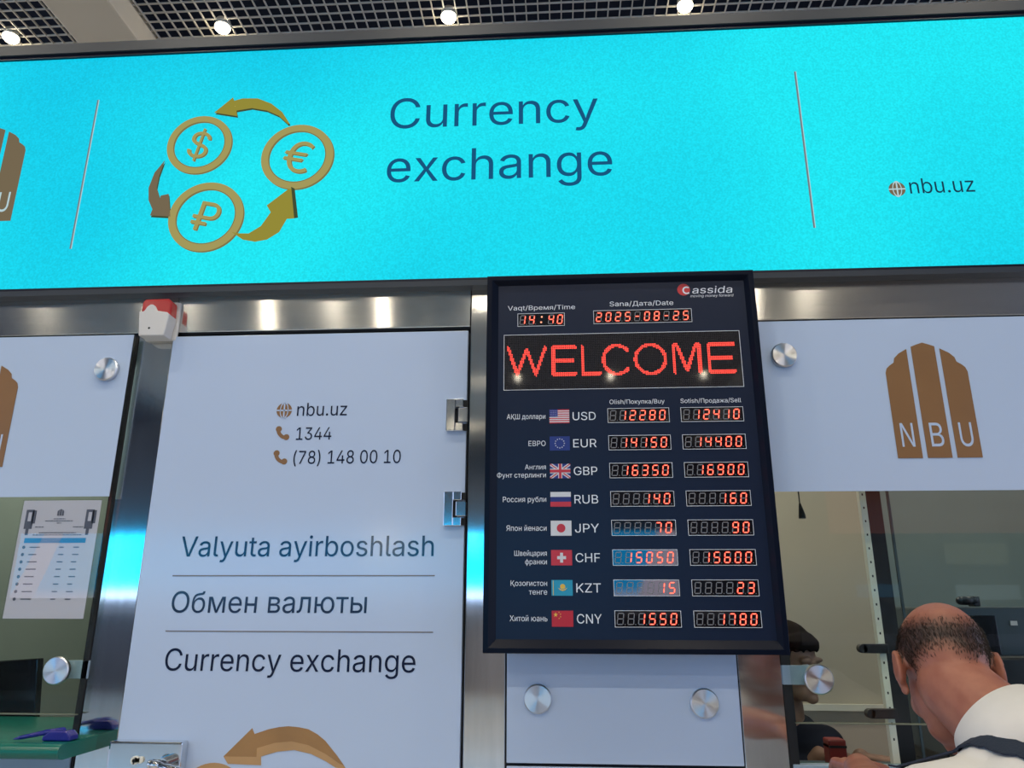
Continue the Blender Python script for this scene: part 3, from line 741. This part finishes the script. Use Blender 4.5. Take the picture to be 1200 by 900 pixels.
# ------------------------------------------------------------------ paper notice in a plastic sleeve on the left glass
pn = empty('paper_notice', (-1.31, -.03, 1.475)); tag(pn, 'white printed rate sheet in plastic sleeve on the left glass', 'notice')
MB().box(-1.418, -1.206, -.0285, -.0268, 1.478, 1.776).obj('sheet', M['paper'], pn)
m = MB()
y = -.0292
for k in (-1, 1):
    cx = -1.312+k*.082
    m.box(cx-.012, cx+.010, y, y+.0004, 1.702, 1.752, 1); m.box(cx-.005, cx+.004, y-.0002, y, 1.722, 1.745, 0); m.box(cx+.006, cx+.016, y, y+.0004, 1.716, 1.750, 1); m.box(cx-.006, cx+.002, y, y+.0004, 1.686, 1.702, 1)
for P in ([(-1.321,1.736),(-1.321,1.748),(-1.316,1.752),(-1.316,1.736)], [(-1.3145,1.736),(-1.3145,1.753),(-1.3095,1.753),(-1.3095,1.736)], [(-1.308,1.736),(-1.308,1.752),(-1.303,1.748),(-1.303,1.736)]): m.prism(P, y, y+.0004, 1)
for z, a, b in ((1.728, -1.328, -1.296), (1.7225, -1.350, -1.274), (1.717, -1.318, -1.306), (1.707, -1.375, -1.352), (1.707, -1.272, -1.245), (1.692, -1.362, -1.262), (1.6865, -1.378, -1.246)):
    xx = a
    while xx < b: w_ = random.uniform(.004, .010); m.box(xx, min(xx+w_, b), y, y+.0003, z-.0011, z+.0011, 1); xx += w_+.0018
m.obj('heading_print', [M['paper'], M['paper_grey']], pn)
m = MB(); m.box(-1.398, -1.232, y, y+.0004, 1.666, 1.6785, 0)
for r in range(8):
    z = 1.655-r*.0185
    m.ring(-1.396, z, .0001, .0042, y, y+.0003, 1, n=14)
    for a, w_ in ((-1.380, .030), (-1.300, .016), (-1.262, .018)):
        m.box(a, a+w_*random.uniform(.7, 1), y, y+.0003, z-.0013, z+.0013, 1)
m.obj('rate_table_print', [M['paper_blue'], M['paper_grey']], pn)
MB().box(-1.421, -1.203, -.0304, -.0296, 1.4755, 1.7785).obj('plastic_sleeve', glass('clear_sleeve', (.97, .97, .98)), pn)

# ------------------------------------------------------------------ counter trays
def tray(name, xa, xb, label, yi=.30, dz=0.0):
    P = [(yi, 1.173), (-.128, 1.173), (-.140, 1.176), (-.148, 1.183), (-.150, 1.190), (-.148, 1.198), (-.142, 1.204), (-.132, 1.207), (yi, 1.207)]
    m = MB(); n_ = len(P)
    m.v = [(xa, a, b+dz) for a, b in P]+[(xb, a, b+dz) for a, b in P]
    m.face(list(range(n_))); m.face(list(range(2*n_-1, n_-1, -1)))
    for i in range(n_): j = (i+1) % n_; m.face([i, n_+i, n_+j, j])
    o = m.obj(name, M['tray'], smooth='auto', bevel=.003); return tag(o, label, 'counter')
tray('counter_ledge', -2.0, -1.140, 'green rounded counter ledge below the left window')
tray('counter_ledge', .56, 1.36, 'green counter ledge where the man rests his hand', .085, -.052)
ps = empty('pen_stand', (-1.125, -.02, 1.208)); 
c = Vector((-1.178, -.088, 1.2075))
ps.location = c
m = MB(); m.prism([(-.034,0),(.034,0),(.034,.010),(.022,.022),(-.018,.022),(-.034,.010)], -.018, .018); m.v = [(a+c.x, b+c.y, z+c.z) for a, b, z in m.v]; m.obj('base', M['blueplastic'], ps, bevel=.004, seg=3)
m = MB(); m.cap(c+Vector((.006, -.004, .022)), c+Vector((-.030, -.012, .018)), .007, .0065); m.obj('pen_socket', M['blueplastic'], ps, smooth=True)
m = MB(); m.cap(c+Vector((-.030, -.012, .018)), c+Vector((-.082, -.022, .008)), .0058, .0045); m.cyl(c+Vector((-.082, -.022, .008)), c+Vector((-.097, -.025, .005)), .0045, .001, n=12); m.obj('pen', M['blueplastic'], ps, smooth=True)
tag(ps, 'dark blue counter pen in its holder on the left ledge', 'pen')

# ------------------------------------------------------------------ inside the booth
struct(MB().box(-2.1, -.70, 1.6, 1.7, 0, 2.7).obj('wall_back_left', M['sage']))
struct(MB().box(-.70, 1.42, 1.6, 1.7, 0, 2.7).obj('wall_back', M['beige']))
struct(MB().box(1.42, 2.9, 1.55, 1.7, 0, 2.7).obj('wall_back_right', M['slate']))
struct(MB().box(-.75, -.70, .12, 1.6, 0, 2.7).obj('wall_inner_left', M['sage']))
struct(MB().box(-2.2, -2.1, .1, 1.7, 0, 2.7).obj('wall_left', M['sage']))
struct(MB().box(2.8, 2.9, .1, 1.6, 0, 2.7).obj('wall_right', M['slate']))
struct(MB().box(-.70, 1.42, 1.575, 1.6, 1.10, 1.125).obj('trim_40', M['ivory']))
struct(MB().box(-2.1, 2.8, .12, 1.7, 2.7, 2.75).obj('ceiling_inner', M['hall_wall']))
for i, (lx, w) in enumerate(((-1.45, .9), (.35, 1.0), (1.9, .35))):  # unseen lamps, added to brighten the booth interior
    e = empty('booth_fill_lamp', (lx, .9, 2.69))
    MB().box(lx-.3, lx+.3, .75, 1.05, 2.68, 2.70).obj('diffuser', M['lamp_rim'], e)
    tag(e, 'unseen flat lamp added inside the booth to brighten it', 'ceiling light', 'fill lamps added inside the booth')
    L = bpy.data.lights.new('booth_fill_light', 'AREA'); L.energy = BOOTH_W*w; L.size = .6; L.size_y = .3; L.shape = 'RECTANGLE'; L.color = (1, .93, .80)
    lo_ = bpy.data.objects.new('booth_fill_light', L); COL.objects.link(lo_); lo_.parent = e; lo_.location = (0, 0, -.02)
# desks
for a, b, ya, yb_, lab in ((-2.08, -.76, .32, .75, 'dark desk behind the left window glass'), (.55, 1.00, .26, .44, 'dark desk in front of the seated cashier'), (1.12, 2.7, .35, .85, 'dark desk carrying the slate grey machine')):
    o = MB().box(a, b, ya, yb_, 1.06, 1.10).box(a, a+.03, ya, yb_, 0, 1.06).box(b-.03, b, ya, yb_, 0, 1.06).obj('cashier_desk', M['slategrey'], bevel=.003)
    tag(o, lab, 'desk')
# monitor behind the left glass, seen from behind
mo = empty('computer_monitor', (-1.80, .55, 1.10)); tag(mo, 'black monitor back behind the left window', 'monitor')
m = MB(); m.prism([(-2.05,1.165),(-1.645,1.175),(-1.665,1.352),(-2.05,1.325)], .50, .53); m.obj('case', M['blackgloss'], mo, bevel=.004)
MB().box(-1.90, -1.82, .53, .56, 1.10, 1.25).box(-1.95, -1.75, .48, .62, 1.10, 1.115).obj('stand', M['black'], mo, bevel=.003)
m = MB(); m.cap((-1.93, .50, 1.345), (-1.865, .50, 1.352), .012, .010); m.obj('clip_camera', M['black'], mo, smooth=True)
# right: back of a slate-grey monitor with a camera on top
mr = empty('office_printer', (1.30, .55, 1.10)); tag(mr, 'slate grey machine with a small pale badge behind the man', 'printer')
MB().prism([(1.09,1.10),(1.42,1.10),(1.385,1.515),(1.10,1.515)], .50, .80).obj('body', M['slategrey'], mr, bevel=.006)
MB().box(1.13, 1.285, .495, .50, 1.33, 1.490).obj('dark_window', M['blackgloss'], mr, bevel=.002)
MB().box(1.325, 1.345, .496, .50, 1.462, 1.475).obj('badge', M['white_plastic'], mr)
MB().box(1.09, 1.40, .40, .50, 1.10, 1.38).obj('black_front', M['black'], mr, bevel=.01)
wc = empty('webcam', (1.23, .55, 1.516)); tag(wc, 'small dark camera lying on top of the slate grey machine', 'camera')
m = MB(); m.cap((1.208, .53, 1.533), (1.250, .53, 1.533), .0125, .0125); m.obj('body', M['black'], wc, smooth=True)
MB().box(1.243, 1.262, .52, .56, 1.516, 1.546).obj('mount', M['black'], wc, bevel=.003)
# perforated ivory upright with black brackets behind the right glass
up = empty('shelf_upright', (.80, .12, 1.0)); tag(up, 'thin ivory perforated upright behind the right window', 'upright')
m = MB(); m.box(.790, .8065, .115, .135, 1.10, 2.30, 0)
z = 1.2
while z < 1.9: m.box(.796, .800, .1145, .116, z, z+.006, 1); z += .035
m.obj('rail', [M['ivory'], M['black']], up, bevel=.0008)
for z in (1.412, 1.262):
    m = MB(); m.box(.745, .806, .095, .115, z-.011, z+.011, 0); m.cyl((.745, .095, z), (.745, .115, z), .011, n=20, m=0); m.obj('bracket', M['black'], up, bevel=.001)
MB().box(.8065, .845, .118, .160, 1.10, 2.30).obj('dark_backing', M['black'], up)
MB().box(.862, .868, .118, .124, 1.10, 2.30).obj('glass_edge', M['slategrey'], up)
# hanging pull cord
hc = empty('pull_cord', (.68, .30, 2.2)); tag(hc, 'thin dark cord with plug hanging behind the right window', 'cord')
m = MB(); m.cyl((.680, .30, 2.70), (.690, .30, 1.80), .0018, n=8); m.obj('cord', M['black'], hc)
m = MB(); m.cyl((.690, .30, 1.80), (.693, .30, 1.765), .003, .010, n=14); m.cyl((.693, .30, 1.765), (.693, .30, 1.757), .010, .010, n=14); m.obj('plug', M['black'], hc, smooth='auto')
# little dark red case on the desk
rb = empty('card_case', (.712, .295, 1.10)); tag(rb, 'small dark red case on the desk beside the cashier', 'case')
MB().box(.690, .735, .27, .32, 1.10, 1.178).obj('body', M['redbox'], rb, bevel=.004); MB().box(.690, .735, .269, .321, 1.158, 1.164).obj('lid_seam', M['black'], rb)

# ------------------------------------------------------------------ people
def remesh(mb, name, mats, parent, voxel, smooth_it=6, factor=.6):
    me = mb.mesh(name, mats); o = bpy.data.objects.new(name, me); COL.objects.link(o)
    r = o.modifiers.new('r', 'REMESH'); r.mode = 'VOXEL'; r.voxel_size = voxel; r.use_smooth_shade = True
    s = o.modifiers.new('s', 'SMOOTH'); s.factor = factor; s.iterations = smooth_it
    dg = bpy.context.evaluated_depsgraph_get()
    m2 = bpy.data.meshes.new_from_object(o.evaluated_get(dg)); m2.name = name
    o.modifiers.clear(); o.data = m2; bpy.data.meshes.remove(me)
    if not m2.materials:
        for x in (mats if isinstance(mats, list) else [mats]): m2.materials.append(x)
    m2.polygons.foreach_set('use_smooth', [True]*len(m2.polygons))
    if parent: o.parent = parent; o.location = -world_loc(parent)
    return o
def head(m, Mx, fem=False):
    h = MB(); R3 = Mx.to_3x3()
    h.ell((0,-.012,.030), (.0765,.098,.086)); h.ell((0,-.050,-.008), (.064,.054,.062)); h.ell((0,.030,-.030), (.066,.066,.085))
    h.ell((0,.048,-.086), (.048,.046,.036))
    for s in (-1, 1):
        h.ell((s*.034,.064,-.038), (.030,.026,.030)); h.ell((s*.030,.084,.012), (.026,.014,.010))
        # ear: concha, helix rim and lobe leaning out from the skull
        E = Matrix.Rotation(s*math.radians(-24), 3, 'Z')
        h.ell((s*.083,-.012,-.014), (.0065,.019,.031), rot=E); h.ell((s*.079,-.003,-.046), (.007,.011,.013), rot=E)
        for i in range(26):
            a = math.radians(-75+i*10); h.ell((s*.0865, -.014-.019*math.cos(a)*(1 if True else 1), -.010+.031*math.sin(a)), (.0058,.0058,.0058), nu=10, nv=8)
    h.cap((0,.094,-.002), (0,.116,-.040), .0095, .0135); 
    for s in (-1, 1): h.ell((s*.012,.104,-.044), (.009,.010,.008))
    h.ell((0,.093,-.070), (.023,.011,.006)); h.ell((0,.091,-.080), (.020,.011,.007)); h.ell((0,.080,-.108), (.022,.020,.017))
    h.transform(Mx); m.add(h.v, h.f)
def hand(m, w, d, up, side, r=1.0):
    """Palm from wrist w along d; up = back of the hand; side = thumb side. Four curled fingers and a thumb."""
    w, d, up, side = Vector(w), Vector(d).normalized(), Vector(up).normalized(), Vector(side).normalized()
    for k in range(4):
        s = side*(.030-.020*k)
        base = w+d*.088+s; m.cap(w+d*.012+s*.55, base, .0125, .0115)
        L = (.040, .046, .043, .034)[k]; q = base; dd = d.copy()
        for j, (f, rr) in enumerate(((1.0, .0095), (.62, .0087), (.50, .0078))):
            dd = (dd-up*(.28+.12*j)).normalized(); e = q+dd*L*f; m.cap(q, e, rr+.0006, rr); q = e
    t = w+d*.025+side*.030; t2 = t+(d*.55+side*.8-up*.2).normalized()*.040; t3 = t2+(d*.95+side*.15-up*.3).normalized()*.030
    m.cap(w+d*.012+side*.012, t, .014, .0125); m.cap(t, t2, .012, .0105); m.cap(t2, t3, .0102, .0085)

# --- the man bending to the right-hand window
man = empty('person', (.66, -.95, 0)); tag(man, 'balding man in white shirt bending at the right window, seen from behind', 'person')
HC = Vector((.638, -.555, 1.409))
HM = Matrix.Translation(HC) @ Matrix.Rotation(math.radians(-13), 4, 'Z') @ Matrix.Rotation(math.radians(-34), 4, 'X') @ Matrix.Scale(.88, 4)
b = MB(); head(b, HM)
nb = Vector((.662, -.70, 1.312)); nh = HM @ Vector((0, -.034, -.055))
b.cap(nb, nh, .064, .056); b.cap(nb+Vector((-.03, -.03, -.05)), nb+Vector((.03, -.03, -.05)), .075, .075)
chest = Vector((.665, -.80, 1.16)); pel = Vector((.69, -1.02, .92))
b.ell(chest, (.165, .105, .17)); b.cap(pel, chest, .13, .12); b.ell(pel, (.165, .12, .12))
LS, LE, LW = Vector((.500, -.765, 1.232)), Vector((.520, -.500, 1.190)), Vector((.574, -.275, 1.206))
RS, RE, RW = Vector((.865, -.80, 1.255)), Vector((.93, -.56, 1.20)), Vector((.83, -.30, 1.206))
for a, e, w, s in ((LS, LE, LW, 1), (RS, RE, RW, -1)):
    b.cap(nb+Vector((0, -.03, -.06)), a, .065, .055); b.cap(a, e, .052, .042); b.cap(e, e.lerp(w, .35), .042, .043); b.cap(e.lerp(w, .35), w, .043, .028)
    hand(b, w, (.15 if s > 0 else -.1, 1, -.05), (0, 0, 1), (s, 0, 0))
for s in (-1, 1):
    hp, kn, an = pel+Vector((s*.09, 0, -.05)), Vector((.69+s*.10, -.97, .50)), Vector((.69+s*.11, -1.0, .09))
    b.cap(hp, kn, .088, .060); b.cap(kn, kn.lerp(an, .35), .056, .058); b.cap(kn.lerp(an, .35), an, .058, .040)
    b.cap(an+Vector((0, -.02, -.045)), an+Vector((0, .15, -.055)), .042, .034)
body = remesh(b, 'body', M['skin'], man, .0042, 5)
# receding hair: a mask on the scalp, and short strands rooted in it
HI = HM.inverted()
def hairness(q):
    """q in head coordinates: 1 on the back and sides of the scalp, 0 on the bald crown, nape and face."""
    if (q-Vector((0, -.012, .03))).length > .15 or q.z < -.075: return 0
    ang = math.atan2(q.x, -q.y)                              # 0 at the back of the head
    u = abs(ang)
    lo_edge = -.014+.008*math.cos(3*ang)+(.026 if u > 1.15 else 0)-.020*math.exp(-((ang-.22)/.26)**2)
    hi_edge = .076-.036*math.exp(-(ang/.75)**2)-.010*max(0, u-1.3)
    f = min(1, max(0, (q.z-lo_edge+.020)/.036))*min(1, max(0, (hi_edge-q.z+.014)/.036))
    if q.y > .055: f *= max(0, 1-(q.y-.055)/.02)
    return f
me = body.data
at = me.attributes.new('hair', 'FLOAT', 'POINT')
vals = []
off = Vector((0, 0, 0))
for v in me.vertices:
    q = HI @ v.co
    f = hairness(q)
    if abs(q.x) > .080: f = 0
    vals.append(min(1, f*.93))
at.data.foreach_set('value', vals)
hm = MB(); cand = [(v.co.copy(), v.normal.copy(), vals[i]) for i, v in enumerate(me.vertices) if vals[i] > .05]
for co_, no, f in cand:
    for k in range(4):
        if random.random() > f*1.0: continue
        q = HI @ co_; qn = HM.to_3x3().inverted() @ no
        down = Vector((-.15*q.x/.08, -.25, -.9)); tdir = (down-qn*down.dot(qn)).normalized()
        d_ = HM.to_3x3() @ (tdir*1.0+qn*.14+Vector((random.uniform(-.35,.35), random.uniform(-.3,.3), random.uniform(-.3,.3)))).normalized()
        L_ = random.uniform(.006, .013)*(.5+.6*f); p0 = co_-no*.0008+Vector((random.uniform(-.002,.002), random.uniform(-.002,.002), random.uniform(-.002,.002)))
        sd = d_.cross(no).normalized()*.00032
        hm.add([p0-sd, p0+sd, p0+d_*L_*.6+sd*.7, p0+d_*L_-no*.0012, p0+d_*L_*.6-sd*.7], [(0,1,2,3,4)])
hm.obj('hair', M['hairback'], man)
# shirt with short sleeves, collar and a yoke seam
s_ = MB()
s_.ell(chest, (.185, .122, .175)); s_.cap(pel+Vector((0, 0, .03)), chest, .150, .140); s_.ell(pel, (.180, .135, .10))
s_.cap(nb+Vector((-.05, -.045, -.058)), nb+Vector((.05, -.045, -.058)), .078, .078)
for a, e in ((LS, LE), (RS, RE)):
    s_.cap(nb+Vector((0, -.04, -.062)), a, .075, .068); s_.cap(a, a.lerp(e, .80), .062, .055)
shirt = remesh(s_, 'shirt', M['shirt'], man, .006, 6)
# collar: a folded band round the neck
cd = (nh-nb).normalized(); cu = cd.orthogonal().normalized(); cu = Vector((1, 0, 0))-cd*cd.x; cu.normalize(); cv = cd.cross(cu)
c = MB(); kk = 48; prof = [(.0700, -.010), (.0690, .038), (.0715, .043), (.0755, .041), (.0870, -.012), (.0930, -.046), (.0880, -.050), (.0780, -.012)]
cc = nb+cd*.002
for i in range(kk+1):
    a = math.radians(-250+i*(320/kk))
    for r_, h_ in prof:
        drop = .020*max(0, math.cos(a-math.radians(90)))
        c.v.append(tuple(cc+cu*(r_*1.02*math.cos(a))+cv*(r_*math.sin(a))+cd*(h_-drop)))
n_ = len(prof)
for i in range(kk):
    for j in range(n_): c.face([i*n_+j, i*n_+(j+1)%n_, (i+1)*n_+(j+1)%n_, (i+1)*n_+j])
c.face(list(range(n_-1, -1, -1))); c.face([kk*n_+j for j in range(n_)])
c.obj('collar', M['shirt'], man, smooth=True)
t_ = MB(); t_.ell(pel+Vector((0, 0, -.03)), (.178, .135, .11))
for s in (-1, 1):
    hp, kn, an = pel+Vector((s*.09, 0, -.05)), Vector((.69+s*.10, -.97, .50)), Vector((.69+s*.11, -1.0, .07))
    t_.cap(hp, kn, .102, .078); t_.cap(kn, an, .078, .066)
remesh(t_, 'trousers', M['trousers'], man, .010, 4)
for s in (-1, 1):
    f_ = MB(); a = Vector((.69+s*.11, -1.0, .045)); f_.cap(a+Vector((0, -.03, 0)), a+Vector((0, .16, -.010)), .046, .036); f_.box(a.x-.045, a.x+.045, a.y-.07, a.y+.19, 0, .02)
    remesh(f_, 'shoe', M['black'], man, .006, 3)
# shoulder bag: strap laid over the shirt by projecting a path onto it
bag = empty('shoulder_bag', (.95, -1.10, .95)); tag(bag, 'dark navy shoulder bag strap across the white shirt back', 'bag')
from mathutils.bvhtree import BVHTree
sm_ = shirt.data; bv = BVHTree.FromPolygons([v.co.copy() for v in sm_.vertices], [tuple(p.vertices) for p in sm_.polygons])
path = [Vector((.515, -.62, 1.36)), Vector((.545, -.74, 1.42)), Vector((.595, -.86, 1.40)), Vector((.665, -.95, 1.29)), Vector((.76, -1.03, 1.18)), Vector((.83, -1.12, 1.02))]
pts = []
for a, e in zip(path, path[1:]):
    for i in range(8):
        p_ = a.lerp(e, i/8); loc, nor, _, _ = bv.find_nearest(p_); pts.append((loc, nor))
sb = MB(); 
for i, (l, no) in enumerate(pts):
    tn = (pts[min(i+1, len(pts)-1)][0]-pts[max(i-1, 0)][0]).normalized(); sd = tn.cross(no).normalized()*.019
    for dd, hh in ((-1, .0015), (1, .0015), (1, .0045), (-1, .0045)): sb.v.append(tuple(l+sd*dd+no*hh))
for i in range(len(pts)-1):
    for j in range(4): sb.face([i*4+j, i*4+(j+1)%4, i*4+4+(j+1)%4, i*4+4+j])
sb.face([0,1,2,3]); sb.face([len(pts)*4-4+j for j in (3,2,1,0)])
sb.obj('strap', M['strap'], bag, smooth='auto')
MB().box(.86, 1.10, -1.22, -1.10, .72, 1.0).obj('pouch', M['strap'], bag, bevel=.02, seg=3)

# --- the cashier behind the glass
ca = empty('person', (.62, .42, 0)); tag(ca, 'cashier with dark fringe in navy behind the right window, looking right', 'person')
CM = Matrix.Translation(Vector((.658, .40, 1.380))) @ Matrix.Rotation(math.radians(-143), 4, 'Z') @ Matrix.Rotation(math.radians(-4), 4, 'X')
b = MB(); hd = Matrix.Scale(.93, 4); head(b, CM @ hd)
b.cap((.645, .44, 1.19), CM @ Vector((0, -.03, -.06)), .052, .050)
b.ell((.63, .47, 1.02), (.15, .10, .18)); b.ell((.62, .50, .80), (.15, .12, .16))
for s in (-1, 1):
    sh = Vector((.63+s*.165*.6, .47-s*.10, 1.14)); el = sh+Vector((.05, -.06, -.24)); wr_ = Vector((.80, .33-s*.05, 1.125)) if s > 0 else Vector((.70, .33, 1.125))
    b.cap((.64, .46, 1.15), sh, .05, .048); b.cap(sh, el, .042, .036); b.cap(el, wr_, .036, .024)
    hand(b, wr_, (.9, -.2, -.1), (0, 0, 1), (0, s*1.0, 0))
for s in (-1, 1):
    hp = Vector((.62+s*.08, .55, .72)); kn = Vector((.66+s*.09, .90, .50)); b.cap(hp, kn, .08, .058); b.cap(kn, Vector((.66+s*.09, .92, .08)), .056, .038); b.cap((.66+s*.09, .91, .04), (.68+s*.09, 1.05, .035), .038, .032)
cb = remesh(b, 'body', M['skin2'], ca, .0045, 4)
s_ = MB(); s_.ell((.63, .47, 1.02), (.165, .115, .19)); s_.ell((.62, .50, .80), (.165, .135, .17)); s_.cap((.60, .47, 1.165), (.68, .45, 1.165), .06, .058)
for s in (-1, 1):
    sh = Vector((.63+s*.165*.6, .47-s*.10, 1.14)); el = sh+Vector((.05, -.06, -.24)); s_.cap((.64, .46, 1.15), sh, .062, .060); s_.cap(sh, el, .054, .048)
    wr_ = Vector((.80, .33-s*.05, 1.125)) if s > 0 else Vector((.70, .33, 1.125)); s_.cap(el, el.lerp(wr_, .8), .048, .040)
remesh(s_, 'jacket', M['navy_cloth'], ca, .007, 4)
# hair: bob with fringe, built as overlapping locks
hb = MB()
hb.ell((0,-.022,.046), (.083,.103,.089)); hb.ell((0,-.055,-.015), (.080,.060,.085))
for s in (-1, 1): hb.ell((s*.074,-.010,-.030), (.018,.050,.075)); hb.ell((s*.066,.020,.030), (.017,.028,.042))
for i in range(19):
    a = (i-9)/9; zb2 = .046+.004*abs(a)+random.uniform(-.007, .006)
    hb.cap((a*.058, .062-.022*a*a, .086-.012*a*a), (a*.067, .088-.034*a*a, .066), .014, .010, n=10); hb.cap((a*.067, .088-.034*a*a, .066), (a*.069, .094-.036*a*a, zb2), .010, .0055, n=10)
hb.transform(CM @ hd)
# keep the face clear: the fringe ends above the eyes
remesh(hb, 'hair', M['hair'], ca, .0045, 3)
for s in (-1, 1):
    p_ = CM @ hd @ Vector((s*.030, .0795, -.008)); fw = (CM.to_3x3() @ Vector((.0, 1, 0))).normalized()
    e_ = MB(); e_.ell(p_, (.0125,)*3, nu=16, nv=12, m=0)
    q = p_+(fw+Vector((.35, 0, 0))).normalized()*.0075; e_.ell(q, (.0062,)*3, nu=12, nv=10, m=1)
    e_.obj('eye', [M['eye_white'], M['iris']], ca, smooth=True)
ca.location = Vector(ca.location)+Vector((.058, .25, -.030))
